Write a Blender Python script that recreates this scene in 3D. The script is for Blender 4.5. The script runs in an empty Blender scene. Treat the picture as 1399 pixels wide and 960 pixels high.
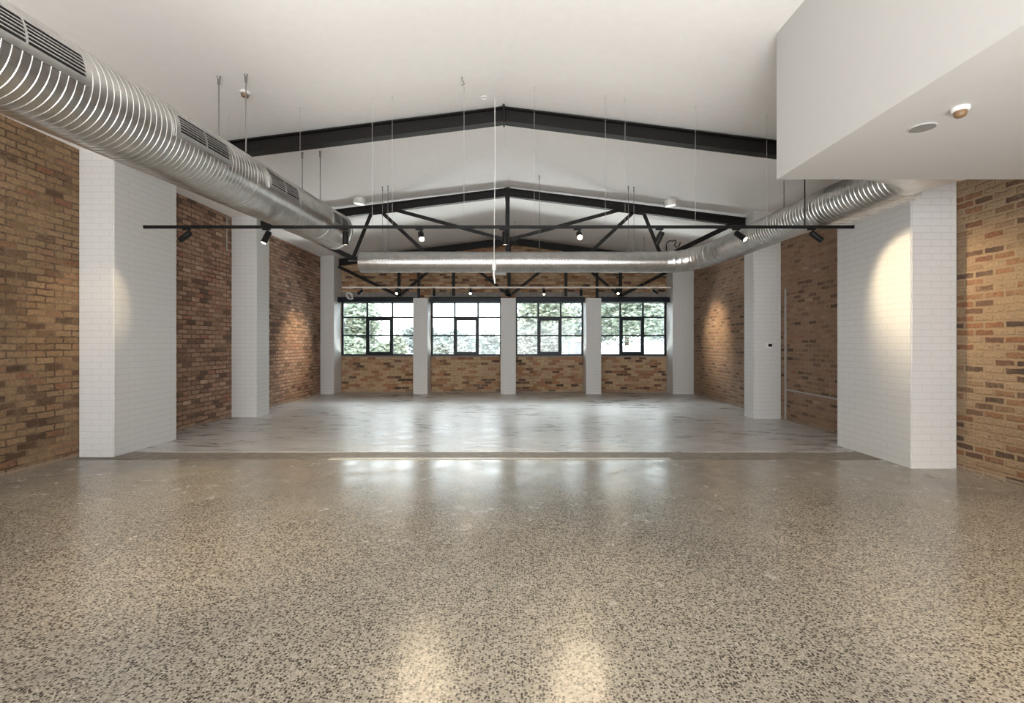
import bpy, bmesh, math, random
from mathutils import Vector, Matrix
random.seed(7)
scn = bpy.context.scene
COL = scn.collection
PI = math.pi

# ------------------------------------------------------------------ camera
F, VX, VY, EYE = 660.0, 703.0, 469.0, 1.55      # focal length / vanishing point in the 1399x960 frame
cam_d = bpy.data.cameras.new('camera'); cam = bpy.data.objects.new('camera', cam_d); COL.objects.link(cam)
cam.location = (0, 0, EYE); cam.rotation_euler = (PI / 2, 0, 0)
cam_d.sensor_width = 36; cam_d.lens = F / 1399 * 36
cam_d.shift_x = (699.5 - VX) / 1399; cam_d.shift_y = (VY - 480) / 1399
cam_d.clip_start = .05; cam_d.clip_end = 300
scn.camera = cam

def at(px, py, Y):
    return Vector(((px - VX) * Y / F, Y, EYE - (py - VY) * Y / F))

# ------------------------------------------------------------------ mesh helpers
def new_bm(): return bmesh.new()

def obj(name, bm, mat, parent=None, smooth=False, loc=None):
    bmesh.ops.recalc_face_normals(bm, faces=bm.faces)
    me = bpy.data.meshes.new(name); bm.to_mesh(me); bm.free()
    if smooth:
        for p in me.polygons: p.use_smooth = True
        me.set_sharp_from_angle(angle=math.radians(38))
    if isinstance(mat, (list, tuple)):
        for m in mat: me.materials.append(m)
    else: me.materials.append(mat)
    o = bpy.data.objects.new(name, me); COL.objects.link(o)
    if loc is not None: o.location = loc
    if parent is not None: o.parent = parent
    return o

def tag(o, label=None, cat=None, group=None, kind=None):
    if label: o['label'] = label
    if cat: o['category'] = cat
    if group: o['group'] = group
    if kind: o['kind'] = kind
    return o

def empty(name, loc, label, cat, group=None, kind=None):
    o = bpy.data.objects.new(name, None); COL.objects.link(o); o.location = loc
    o.empty_display_size = .1
    return tag(o, label, cat, group, kind)

def box(bm, x0, x1, y0, y1, z0, z1, bev=0, seg=1):
    r = bmesh.ops.create_cube(bm, size=1)
    vs = r['verts']
    for v in vs:
        v.co = Vector(((x0 + x1) / 2 + v.co.x * (x1 - x0), (y0 + y1) / 2 + v.co.y * (y1 - y0), (z0 + z1) / 2 + v.co.z * (z1 - z0)))
    if bev:
        es = {e for v in vs for e in v.link_edges}
        bmesh.ops.bevel(bm, geom=list(es), offset=bev, segments=seg, affect='EDGES', profile=.5)
    return bm

def poly_prism_y(bm, pts, y0, y1):
    """(x,z) outline extruded along Y"""
    a = [bm.verts.new((x, y0, z)) for x, z in pts]; b = [bm.verts.new((x, y1, z)) for x, z in pts]
    n = len(pts)
    bm.faces.new(a); bm.faces.new(b[::-1])
    for i in range(n): bm.faces.new((a[i], b[i], b[(i + 1) % n], a[(i + 1) % n]))

def frame_of(d, up=Vector((0, 0, 1))):
    d = d.normalized()
    if abs(d.dot(up)) > .98: up = Vector((0, 1, 0))
    s = d.cross(up).normalized(); u = s.cross(d).normalized()
    return s, u

def bar(bm, p0, p1, w, h):
    """rectangular bar; w sideways, h upwards"""
    p0, p1 = Vector(p0), Vector(p1); s, u = frame_of(p1 - p0)
    A = []
    for p in (p0, p1):
        A.append([bm.verts.new(p + s * (a * w / 2) + u * (b * h / 2)) for a, b in ((-1, -1), (1, -1), (1, 1), (-1, 1))])
    bm.faces.new(A[0]); bm.faces.new(A[1][::-1])
    for i in range(4): bm.faces.new((A[0][i], A[1][i], A[1][(i + 1) % 4], A[0][(i + 1) % 4]))

def angle_bar(bm, p0, p1, w, t):
    """double-angle (T) web member: flat plate facing the hall plus a rib behind"""
    p0, p1 = Vector(p0), Vector(p1); d = (p1 - p0).normalized(); y = Vector((0, 1, 0)); s = d.cross(y).normalized()
    prof = [(-w / 2, 0), (w / 2, 0), (w / 2, t), (t / 2, t), (t / 2, w * .8), (-t / 2, w * .8), (-t / 2, t), (-w / 2, t)]
    A = [[bm.verts.new(p + s * a + y * b) for a, b in prof] for p in (p0, p1)]
    n = len(prof); bm.faces.new(A[0]); bm.faces.new(A[1][::-1])
    for i in range(n): bm.faces.new((A[0][i], A[1][i], A[1][(i + 1) % n], A[0][(i + 1) % n]))

def tube(bm, pts, r, n=10, caps=True):
    pts = [Vector(p) for p in pts]; rings = []
    up = Vector((0, 0, 1))
    for i, p in enumerate(pts):
        d = (pts[min(i + 1, len(pts) - 1)] - pts[max(i - 1, 0)])
        s, u = frame_of(d, up); 
        if i and s.dot(ps) < 0: s, u = -s, -u
        ps = s
        rr = r[i] if isinstance(r, (list, tuple)) else r
        rings.append([bm.verts.new(p + s * (rr * math.cos(2 * PI * k / n)) + u * (rr * math.sin(2 * PI * k / n))) for k in range(n)])
    for a, b in zip(rings, rings[1:]):
        for k in range(n): bm.faces.new((a[k], a[(k + 1) % n], b[(k + 1) % n], b[k]))
    if caps: bm.faces.new(rings[0]); bm.faces.new(rings[-1][::-1])
    return rings

def lathe(bm, prof, n=24, M=Matrix.Identity(4)):
    """(r,z) profile about local Z"""
    rings = []
    for r, z in prof:
        if r < 1e-6: rings.append([bm.verts.new(M @ Vector((0, 0, z)))])
        else: rings.append([bm.verts.new(M @ Vector((r * math.cos(2 * PI * k / n), r * math.sin(2 * PI * k / n), z))) for k in range(n)])
    for a, b in zip(rings, rings[1:]):
        for k in range(n):
            k2 = (k + 1) % n
            if len(a) == 1 and len(b) == 1: continue
            if len(a) == 1: bm.faces.new((a[0], b[k2], b[k]))
            elif len(b) == 1: bm.faces.new((a[k], a[k2], b[0]))
            else: bm.faces.new((a[k], a[k2], b[k2], b[k]))
    if len(rings[0]) > 1: bm.faces.new(rings[0])
    if len(rings[-1]) > 1: bm.faces.new(rings[-1][::-1])

# ------------------------------------------------------------------ materials
class NT:
    def __init__(s, name):
        s.m = bpy.data.materials.new(name); s.m.use_nodes = True; s.t = s.m.node_tree
        s.t.nodes.clear(); s.out = s.n('ShaderNodeOutputMaterial'); s.b = s.n('ShaderNodeBsdfPrincipled')
        s.l(s.b.outputs[0], s.out.inputs[0])
    def n(s, typ, **kw):
        x = s.t.nodes.new(typ)
        for k, v in kw.items():
            if k in x.inputs.keys() if hasattr(x.inputs, 'keys') else False: x.inputs[k].default_value = v
            else: setattr(x, k, v)
        return x
    def l(s, a, b): s.t.links.new(a, b)
    def set(s, **kw):
        for k, v in kw.items(): s.b.inputs[k.replace('_', ' ')].default_value = v
    def math(s, op, a, b=None, c=None):
        x = s.n('ShaderNodeMath', operation=op)
        for i, v in enumerate((a, b, c)):
            if v is None: continue
            if isinstance(v, (int, float)): x.inputs[i].default_value = v
            else: s.l(v, x.inputs[i])
        return x.outputs[0]
    def mix(s, fac, a, b, blend='MIX'):
        x = s.n('ShaderNodeMix', data_type='RGBA', blend_type=blend)
        for i, v in ((0, fac), (6, a), (7, b)):
            if isinstance(v, (int, float)): x.inputs[i].default_value = v
            elif isinstance(v, tuple): x.inputs[i].default_value = v if len(v) == 4 else (*v, 1)
            else: s.l(v, x.inputs[i])
        return x.outputs[2]
    def ramp(s, fac, stops, interp='LINEAR'):
        x = s.n('ShaderNodeValToRGB'); cr = x.color_ramp; cr.interpolation = interp
        while len(cr.elements) < len(stops): cr.elements.new(.5)
        for e, (p, c) in zip(cr.elements, stops):
            e.position = p; e.color = (c, c, c, 1) if isinstance(c, (int, float)) else (*c, 1)
        s.l(fac, x.inputs[0]); return x.outputs[0]
    def noise(s, vec, scale, detail=4, rough=.55):
        x = s.n('ShaderNodeTexNoise'); x.inputs['Scale'].default_value = scale
        x.inputs['Detail'].default_value = detail; x.inputs['Roughness'].default_value = rough
        s.l(vec, x.inputs['Vector']); return x.outputs[0]
    def coord(s): return s.n('ShaderNodeTexCoord').outputs['Object']
    def scaled(s, vec, sc, rot=(0, 0, 0), loc=(0, 0, 0)):
        x = s.n('ShaderNodeMapping'); x.inputs['Scale'].default_value = sc; x.inputs['Rotation'].default_value = rot
        x.inputs['Location'].default_value = loc; s.l(vec, x.inputs['Vector']); return x.outputs[0]
    def bump(s, h, strength=.5, dist=.01):
        x = s.n('ShaderNodeBump'); x.inputs['Strength'].default_value = strength; x.inputs['Distance'].default_value = dist
        s.l(h, x.inputs['Height']); s.l(x.outputs[0], s.b.inputs['Normal']); return x

def plain(name, col, rough=.5, metal=0, spec=None, bump=None, vary=.0, coat=0):
    t = NT(name); t.set(Roughness=rough, Metallic=metal, Coat_Weight=coat)
    if spec is not None: t.b.inputs['Specular IOR Level'].default_value = spec
    c = t.coord()
    n = t.noise(c, 9)
    f = t.ramp(n, [(.3, 1 - vary), (.7, 1 + 0 * vary)])
    t.l(t.mix(1, (*col, 1), f, 'MULTIPLY'), t.b.inputs['Base Color'])
    if bump: t.bump(t.noise(c, bump[0], 3), bump[1], bump[2])
    return t.m

def wall_uv(t):
    """brick coordinates running along a wall whichever way it faces"""
    c = t.coord(); sp = t.n('ShaderNodeSeparateXYZ'); t.l(c, sp.inputs[0])
    g = t.n('ShaderNodeNewGeometry'); sn = t.n('ShaderNodeSeparateXYZ'); t.l(g.outputs['True Normal'], sn.inputs[0])
    fx = t.math('GREATER_THAN', t.math('ABSOLUTE', sn.outputs[0]), .5)
    mx = t.n('ShaderNodeMix', data_type='FLOAT'); t.l(fx, mx.inputs[0]); t.l(sp.outputs[0], mx.inputs[2]); t.l(sp.outputs[1], mx.inputs[3])
    cb = t.n('ShaderNodeCombineXYZ'); t.l(mx.outputs[0], cb.inputs[0]); t.l(sp.outputs[2], cb.inputs[1])
    return c, sp, cb.outputs[0]

def brick_node(t, vec, w=.24, h=.086, mortar=.010, smooth=.25):
    b = t.n('ShaderNodeTexBrick'); t.l(vec, b.inputs['Vector'])
    b.inputs['Scale'].default_value = 1; b.inputs['Brick Width'].default_value = w; b.inputs['Row Height'].default_value = h
    b.inputs['Mortar Size'].default_value = mortar; b.inputs['Mortar Smooth'].default_value = smooth
    b.inputs['Color1'].default_value = (0, 0, 0, 1); b.inputs['Color2'].default_value = (1, 1, 1, 1); b.inputs['Mortar'].default_value = (.5, .5, .5, 1)
    b.inputs['Bias'].default_value = 0
    return b

def brick_mat(name, stops, mortar_a, mortar_b, wash, wash_amt=.5, stops_far=None, y_split=7.0, seed=0., mortar=.011, smooth=.3):
    t = NT(name); t.set(Roughness=.85)
    c, sp, uv = wall_uv(t)
    ns = t.n('ShaderNodeTexNoise'); ns.inputs['Scale'].default_value = 14; ns.inputs['Detail'].default_value = 3; t.l(c, ns.inputs['Vector'])
    off = t.n('ShaderNodeVectorMath', operation='SUBTRACT'); t.l(ns.outputs['Color'], off.inputs[0]); off.inputs[1].default_value = (.5, .5, .5)
    sc = t.n('ShaderNodeVectorMath', operation='SCALE'); t.l(off.outputs[0], sc.inputs[0]); sc.inputs['Scale'].default_value = .032
    ad = t.n('ShaderNodeVectorMath', operation='ADD'); t.l(uv, ad.inputs[0]); t.l(sc.outputs[0], ad.inputs[1])
    b = brick_node(t, ad.outputs[0], mortar=mortar, smooth=smooth)
    tone = t.n('ShaderNodeSeparateColor'); t.l(b.outputs['Color'], tone.inputs[0])
    big = t.noise(c, .9 + seed, 3)
    tv = t.math('ADD', tone.outputs[0], t.math('MULTIPLY', t.math('SUBTRACT', big, .5), .35))
    colr = t.ramp(tv, stops)
    if stops_far:
        far = t.math('GREATER_THAN', sp.outputs[1], y_split)
        colr = t.mix(far, colr, t.ramp(tv, stops_far))
    fine = t.noise(c, 42, 5, .65)
    colr = t.mix(.75, colr, t.ramp(fine, [(.25, .35), (.5, 1), (.75, 1.5)]), 'MULTIPLY')
    # chipped spots down to dark holes
    chip = t.ramp(t.noise(t.scaled(c, (1, 1, 2.6)), 13, 3), [(.63, 0), (.68, 1)])
    colr = t.mix(t.math('MULTIPLY', chip, .55), colr, (.06, .035, .024))
    mort = t.mix(t.ramp(t.noise(c, 2.2 + seed, 4), [(.4, 0), (.62, 1)]), mortar_a, mortar_b)
    colr = t.mix(b.outputs['Fac'], colr, mort)
    # old render smeared over the courses in patches
    w = t.ramp(t.noise(c, 1.3 + seed, 6, .6), [(.47, 0), (.64, 1)])
    w2 = t.ramp(t.noise(c, 30, 4, .6), [(.42, .15), (.6, 1)])
    wf = t.math('MULTIPLY', t.math('MULTIPLY', w, w2), wash_amt)
    colr = t.mix(wf, colr, wash)
    # splashes of cement along the very bottom course
    base = t.math('MULTIPLY', t.math('LESS_THAN', sp.outputs[2], .05), .6)
    colr = t.mix(base, colr, (.36, .29, .22))
    t.l(colr, t.b.inputs['Base Color'])
    h = t.math('ADD', t.math('MULTIPLY', t.math('SUBTRACT', 1, b.outputs['Fac']), 1.), t.math('MULTIPLY', fine, .5))
    h = t.math('SUBTRACT', h, t.math('MULTIPLY', chip, .6))
    t.bump(h, .8, .012)
    return t.m

def painted_brick(name):
    t = NT(name); t.set(Roughness=.5)
    c, sp, uv = wall_uv(t)
    b = brick_node(t, uv, mortar=.007, smooth=.6)
    n = t.noise(c, 35, 3)
    colr = t.mix(t.math('MULTIPLY', b.outputs['Fac'], .4), (.68, .675, .665), (.49, .485, .48))
    t.l(colr, t.b.inputs['Base Color'])
    t.bump(t.math('ADD', t.math('SUBTRACT', 1, b.outputs['Fac']), t.math('MULTIPLY', n, .35)), .4, .004)
    return t.m

M = {}
TAN = [(.0, (0.072, 0.039, 0.020)), (.08, (0.138, 0.077, 0.040)), (.2, (0.217, 0.134, 0.067)), (.5, (0.260, 0.166, 0.087)), (.75, (0.289, 0.187, 0.101)), (.9, (0.217, 0.099, 0.050)), (1, (0.304, 0.198, 0.107))]
RED = [(.0, (0.117, 0.072, 0.052)), (.12, (0.208, 0.117, 0.085)), (.35, (0.325, 0.195, 0.137)), (.6, (0.390, 0.240, 0.169)), (.8, (0.442, 0.286, 0.202)), (.92, (0.351, 0.150, 0.104)), (1, (0.520, 0.364, 0.260))]
BLEND = [(.0, (.05, .03, .024)), (.13, (.11, .055, .035)), (.2, (.24, .105, .055)), (.32, (.33, .15, .07)), (.42, (.27, .155, .085)), (.52, (.37, .25, .15)), (.8, (.42, .295, .18)), (1, (.36, .235, .14))]
NEARR = [(.0, (0.060, 0.036, 0.026)), (.13, (0.110, 0.058, 0.036)), (.2, (0.173, 0.076, 0.040)), (.32, (0.238, 0.108, 0.050)), (.42, (0.194, 0.112, 0.061)), (.52, (0.266, 0.180, 0.108)), (.8, (0.302, 0.212, 0.130)), (1, (0.259, 0.169, 0.101))]
REDR = [(p, tuple(v * .74 for v in c)) for p, c in RED]
BACK = [(p, tuple(min(.9, v * 1.3) for v in c)) for p, c in BLEND]
M['brick_left'] = brick_mat('brick_left', TAN, (.085, .05, .03), (.22, .145, .085), (.37, .26, .155), .45, RED, 7.0, .0)
M['brick_right'] = brick_mat('brick_right', NEARR, (.27, .185, .11), (.31, .22, .135), (.30, .21, .125), .6, REDR, 6.6, .17, mortar=.020, smooth=.6)
M['brick_back'] = brick_mat('brick_back', BACK, (.27, .18, .11), (.46, .33, .21), (.40, .30, .20), .5, None, 0, .31)
M['painted'] = painted_brick('white_painted_brick')
M['ceiling'] = plain('ceiling_plaster', (.89, .88, .865), .7, vary=.03, bump=(1.2, .08, .05))
M['plaster'] = plain('white_plasterboard', (.52, .515, .505), .65, vary=.02)
M['outer'] = plain('outer_render', (.55, .53, .5), .8)
M['steel'] = plain('dark_painted_steel', (.010, .008, .0075), .5, spec=.3, vary=.35, bump=(60, .15, .002))
M['frame'] = plain('window_frame_paint', (.008, .014, .020), .4, spec=.3, vary=.2)
M['black'] = plain('black_powder_coat', (.005, .005, .005), .5, spec=.2, vary=.2)
M['white_metal'] = plain('white_enamel', (.8, .8, .78), .35)
M['cream'] = plain('cream_track_enamel', (.62, .56, .49), .4)
M['brown_plastic'] = plain('brown_plastic', (.20, .12, .06), .4)
M['grey_lens'] = plain('grey_speaker_mesh', (.22, .215, .21), .6)
M['concrete'] = plain('lintel_concrete', (.34, .31, .29), .85, vary=.35, bump=(20, .4, .01))
M['conduit'] = plain('grey_conduit', (.42, .39, .36), .5, vary=.2)
M['rod'] = plain('threaded_rod_zinc', (.25, .24, .23), .45, metal=.6)
M['wire'] = plain('galvanised_wire', (.45, .44, .43), .5)
M['dark'] = plain('dark_void', (.008, .008, .008), .9)

def galv():
    t = NT('galvanised_steel'); t.set(Metallic=1.0)
    c = t.coord()
    v = t.n('ShaderNodeTexVoronoi'); v.inputs['Scale'].default_value = 38; t.l(c, v.inputs['Vector'])
    sc = t.n('ShaderNodeSeparateColor'); t.l(v.outputs['Color'], sc.inputs[0])
    n = t.noise(c, 5, 4)
    f = t.math('ADD', t.math('MULTIPLY', sc.outputs[0], .12), t.math('MULTIPLY', n, .88))
    t.l(t.ramp(f, [(.2, (.46, .455, .445)), (.8, (.72, .715, .70))]), t.b.inputs['Base Color'])
    t.l(t.ramp(f, [(.2, .31), (.8, .27)]), t.b.inputs['Roughness'])
    return t.m
M['galv'] = galv()

def sheet():
    t = NT('plain_zinc_sheet'); t.set(Metallic=.75, Roughness=.38)
    c = t.coord(); t.l(t.ramp(t.noise(c, 6, 4), [(.3, (.70, .69, .66)), (.7, (.84, .83, .80))]), t.b.inputs['Base Color']); return t.m
M['sheet'] = sheet()
def emit(name, col, s):
    t = NT(name); t.t.nodes.remove(t.b); e = t.n('ShaderNodeEmission'); e.inputs[0].default_value = (*col, 1); e.inputs[1].default_value = s
    t.l(e.outputs[0], t.out.inputs[0]); return t.m
M['lens_on'] = emit('lamp_lens_lit', (1, .88, .66), 9)
M['lens_soft'] = emit('lamp_lens_soft', (1, .88, .68), 2)
M['led_ring'] = emit('led_diffuser', (1, .97, .92), 1.0)

def glass():
    t = NT('window_glass'); t.t.nodes.remove(t.b)
    tr = t.n('ShaderNodeBsdfTransparent'); tr.inputs[0].default_value = (.93, .97, .97, 1)
    gl = t.n('ShaderNodeBsdfGlossy'); gl.inputs['Roughness'].default_value = .03
    m2 = t.n('ShaderNodeMixShader'); fr = t.n('ShaderNodeFresnel'); fr.inputs[0].default_value = 1.45
    t.l(fr.outputs[0], m2.inputs[0]); t.l(tr.outputs[0], m2.inputs[1]); t.l(gl.outputs[0], m2.inputs[2])
    t.l(m2.outputs[0], t.out.inputs[0]); return t.m
M['glass'] = glass()

def terrazzo():
    """ground concrete with dark and pale stones showing"""
    t = NT('polished_aggregate_concrete'); t.set(Coat_Weight=.0)
    c = t.coord()
    wv = t.n('ShaderNodeTexNoise'); wv.inputs['Scale'].default_value = 30; wv.inputs['Detail'].default_value = 2; t.l(c, wv.inputs['Vector'])
    sc = t.n('ShaderNodeVectorMath', operation='SCALE'); t.l(wv.outputs['Color'], sc.inputs[0]); sc.inputs['Scale'].default_value = .02
    ad = t.n('ShaderNodeVectorMath', operation='ADD'); t.l(c, ad.inputs[0]); t.l(sc.outputs[0], ad.inputs[1])
    def stones(scale, lo, hi, rnd_lo, rnd_hi):
        v = t.n('ShaderNodeTexVoronoi'); v.inputs['Scale'].default_value = scale; v.voronoi_dimensions = '2D'
        t.l(ad.outputs[0], v.inputs['Vector'])
        s = t.n('ShaderNodeSeparateColor'); t.l(v.outputs['Color'], s.inputs[0])
        body = t.ramp(v.outputs['Distance'], [(lo, 1), (hi, 0)])
        return t.math('MULTIPLY', body, t.ramp(s.outputs[0], [(rnd_lo, 0), (rnd_hi, 1)])), s.outputs[1]
    d1, r1 = stones(62, .34, .43, .53, .56)
    d2, r2 = stones(100, .34, .44, .64, .68)
    p1, r3 = stones(80, .34, .46, .62, .7)
    big = t.noise(c, .8, 5, .6); mid = t.noise(c, 5, 4)
    base = t.ramp(t.math('ADD', t.math('MULTIPLY', big, .6), t.math('MULTIPLY', mid, .4)), [(.3, (.235, .21, .172)), (.7, (.325, .292, .242))])
    base = t.mix(t.math('MULTIPLY', t.noise(c, 160, 2), .35), base, (.385, .35, .29))
    colr = t.mix(t.math('MULTIPLY', p1, .8), base, t.ramp(r3, [(0, (.40, .36, .29)), (1, (.52, .47, .39))]))
    colr = t.mix(t.math('MULTIPLY', d2, .85), colr, t.ramp(r2, [(0, (.03, .026, .022)), (.7, (.09, .075, .06)), (1, (.2, .16, .11))]))
    colr = t.mix(t.math('MULTIPLY', d1, .92), colr, t.ramp(r1, [(0, (.016, .013, .011)), (.7, (.045, .037, .03)), (1, (.12, .095, .07))]))
    # near the joint the slab was ground less and a skin of grey cement remains
    sp = t.n('ShaderNodeSeparateXYZ'); t.l(c, sp.inputs[0])
    skin = t.ramp(t.math('ADD', sp.outputs[1], t.math('MULTIPLY', t.math('SUBTRACT', big, .5), 5.)), [(0, 0), (1, 1)])
    mr = t.n('ShaderNodeMapRange'); mr.inputs['From Min'].default_value = 4.2; mr.inputs['From Max'].default_value = 6.6; mr.inputs['To Max'].default_value = .75
    t.l(t.math('ADD', sp.outputs[1], t.math('MULTIPLY', t.math('SUBTRACT', big, .5), 5.)), mr.inputs['Value'])
    colr = t.mix(mr.outputs[0], colr, t.ramp(mid, [(.3, (.27, .245, .21)), (.7, (.42, .39, .34))]))
    t.l(colr, t.b.inputs['Base Color'])
    t.l(t.ramp(t.noise(c, 3, 5, .6), [(.3, .16), (.7, .30)]), t.b.inputs['Roughness'])
    t.b.inputs['Specular IOR Level'].default_value = .42
    return t.m
M['terrazzo'] = terrazzo()

def trowelled():
    t = NT('trowelled_concrete')
    c = t.coord()
    st = t.noise(t.scaled(c, (1.0, 3.2, 1), (0, 0, .45)), 1.7, 7, .7)
    big = t.noise(c, .5, 4); fine = t.noise(c, 40, 3)
    f = t.math('ADD', t.math('MULTIPLY', st, .6), t.math('ADD', t.math('MULTIPLY', big, .3), t.math('MULTIPLY', fine, .1)))
    colr = t.ramp(f, [(.38, (.25, .237, .225)), (.5, (.47, .455, .44)), (.61, (.65, .635, .62))])
    wh = t.ramp(t.noise(t.scaled(c, (1, 4, 1), (0, 0, .5)), 3.5, 6, .7), [(.60, 0), (.72, 1)])
    colr = t.mix(t.math('MULTIPLY', wh, .4), colr, (.5, .48, .46))
    t.l(colr, t.b.inputs['Base Color'])
    t.l(t.ramp(f, [(.40, .24), (.60, .40)]), t.b.inputs['Roughness'])
    t.bump(t.noise(t.scaled(c, (1, 3, 1), (0, 0, .5)), 5, 4), .06, .02)
    return t.m
M['trowel'] = trowelled()
M['threshold'] = plain('old_threshold_concrete', (.30, .26, .215), .55, vary=.45, bump=(12, .4, .01))
M['angle'] = plain('cast_in_edge_angle', (.56, .52, .45), .35, vary=.25)
M['leaf'] = None

# ------------------------------------------------------------------ room shell
XL, XR, YF, YB = -5.94, 5.48, -5.0, 15.4
XRIDGE, ZRIDGE, SL = -.15, 4.89, .12
def ceil_z(x): return ZRIDGE - SL * abs(x - XRIDGE)

def structure(name, bm, mat, label, cat, smooth=False):
    return tag(obj(name, bm, mat, None, smooth), label, cat, None, 'structure')

bm = new_bm(); box(bm, XL - .25, XR + .25, YF - .25, 6.43, -.25, 0)
structure('floor', bm, M['terrazzo'], 'polished speckled concrete floor in the foreground, dark stones showing', 'floor')
bm = new_bm(); box(bm, XL - .25, XR + .25, 6.91, YB + .25, -.25, 0)
structure('floor_rear', bm, M['trowel'], 'smooth grey streaked concrete floor beyond the joint, up to the windows', 'floor')
bm = new_bm(); W0, W1 = XL - .25, XR + .25
box(bm, W0, W1, 6.43, 6.47, -.25, -.02); box(bm, W0, -2.5, 6.47, 6.565, -.25, -.004); box(bm, 2.1, W1, 6.47, 6.565, -.25, -.004); box(bm, W0, W1, 6.565, 6.91, -.25, -.006)
structure('trim_1', bm, M['threshold'], 'worn concrete joint strip across the floor between the two slabs', 'floor joint')
bm = new_bm(); box(bm, -2.5, 2.1, 6.47, 6.565, -.25, .001, .004)
structure('trim_2', bm, M['angle'], 'pale edging bar set in the floor joint strip', 'floor edging')

# side walls
bm = new_bm(); box(bm, XL - .25, XL, YF - .25, YB + .25, 0, ceil_z(XL) + .06)
structure('wall_left', bm, M['brick_left'], 'left wall of old exposed tan and red brick', 'wall')
bm = new_bm(); box(bm, XR, XR + .25, YF - .25, YB + .25, 0, ceil_z(XR) + .06)
structure('wall_right', bm, M['brick_right'], 'right wall of old exposed brick with pale mortar', 'wall')

# back wall with four window openings
BAYS = [(-5.52, -3.10), (-2.66, -.425), (.04, 2.19), (2.65, 4.84)]
ZS, ZH = 1.16, 2.88
bm = new_bm()
box(bm, XL, XR, YB, YB + .25, 0, ZS)
edges = [XL] + [v for b in BAYS for v in b] + [XR]
for i in range(0, len(edges), 2): box(bm, edges[i], edges[i + 1], YB, YB + .25, ZS, ZH)
poly_prism_y(bm, [(XL, ZH), (XR, ZH), (XR, ceil_z(XR)), (XRIDGE, ZRIDGE), (XL, ceil_z(XL))], YB, YB + .25)
structure('wall_back', bm, M['brick_back'], 'brick gable end wall around the four steel windows', 'wall')
# front wall with a wide shopfront opening behind the camera
bm = new_bm()
box(bm, XL, -4.9, YF - .25, YF, 0, 3.2); box(bm, 4.5, XR, YF - .25, YF, 0, 3.2)
poly_prism_y(bm, [(XL, 3.2), (XR, 3.2), (XR, ceil_z(XR)), (XRIDGE, ZRIDGE), (XL, ceil_z(XL))], YF - .25, YF)
structure('wall_front', bm, M['plaster'], 'white front wall behind the camera with a wide shopfront opening', 'wall')
# ceiling
bm = new_bm()
for sgn, xe in ((-1, XL - .25), (1, XR + .25)):
    x0, z0, z1 = XRIDGE, ZRIDGE, ceil_z(xe)
    poly_prism_y(bm, [(x0, z0), (xe, z1), (xe, z1 + .15), (x0, z0 + .15)], YF - .25, YB + .25)
structure('ceiling', bm, M['ceiling'], 'white plasterboard ceiling sloping up to a shallow central ridge', 'ceiling')
# bulkhead
bm = new_bm()
poly_prism_y(bm, [(2.55, 3.145), (XR, 3.145), (XR, ceil_z(XR) + .02), (2.55, ceil_z(2.55) + .02)], YF, 4.70)
structure('bulkhead', bm, M['plaster'], 'white boxed bulkhead dropping from the ceiling at upper right', 'bulkhead')

# pillars of painted brick
def pillar(x0, x1, y0, y1, z1, label, slope=True):
    bm = new_bm()
    if slope: poly_prism_y(bm, [(x0, 0), (x1, 0), (x1, ceil_z(x1) + .02), (x0, ceil_z(x0) + .02)], y0, y1)
    else: box(bm, x0, x1, y0, y1, 0, z1)
    vert = [e for e in bm.edges if abs(e.verts[0].co.z - e.verts[1].co.z) > 1]
    bmesh.ops.bevel(bm, geom=vert, offset=.012, segments=2, affect='EDGES')
    return structure('pillar', bm, M['painted'], label, 'pillar', True)
pillar(XL, -5.46, 6.58, 7.81, 0, 'wide white painted brick pillar on the left wall, nearest the camera')
pillar(XL, -5.41, 10.13, 10.66, 0, 'narrow white pillar on the left wall between two brick bays')
pillar(XL, -5.52, 14.76, YB, 0, 'white pillar filling the far left corner beside the windows')
pillar(4.91, XR, 5.98, 7.36, 0, 'wide white painted brick pillar on the right wall, lit by a spotlight')
pillar(4.92, XR, 9.93, 10.36, 0, 'narrow white pillar on the right wall carrying a small control panel')
pillar(4.84, XR, 14.76, YB, 0, 'white pillar filling the far right corner beside the windows')
for x0, x1, l in ((-3.10, -2.66, 'white pillar between the first and second windows from the left'),
                  (-.425, .04, 'white pillar at the middle of the window wall'),
                  (2.19, 2.65, 'white pillar between the third and fourth windows from the left')):
    pillar(x0, x1, 14.76, YB, 2.937, l, False)

# dark mortar gaps where the painted pillars meet the raw brick
# window lintels
for i, (x0, x1) in enumerate(BAYS):
    a = x0 - (.0 if i else -.0); bm = new_bm()
    # rolled channel: web with two flanges
    y0 = 15.06
    box(bm, a, x1, y0, y0 + .02, 2.84, 2.99); box(bm, a, x1, y0, y0 + .16, 2.97, 2.99); box(bm, a, x1, y0, y0 + .16, 2.84, 2.86)
    tag(obj('window_lintel', bm, M['frame']), ['dark steel lintel over the leftmost window', 'dark steel lintel over the window left of the middle pillar',
        'dark steel lintel over the window right of the middle pillar', 'dark steel lintel over the rightmost window'][i], 'lintel', None, 'structure')
    bm = new_bm(); box(bm, x0, x1, YB - .03, YB + .05, 2.99, 3.17)
    tag(obj('concrete_lintel', bm, M['concrete']), ['grey concrete band in the brick above the leftmost window', 'grey concrete band in the brick above the window left of the middle pillar',
        'grey concrete band in the brick above the window right of the middle pillar', 'grey concrete band in the brick above the rightmost window'][i], 'lintel', None, 'structure')

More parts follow.
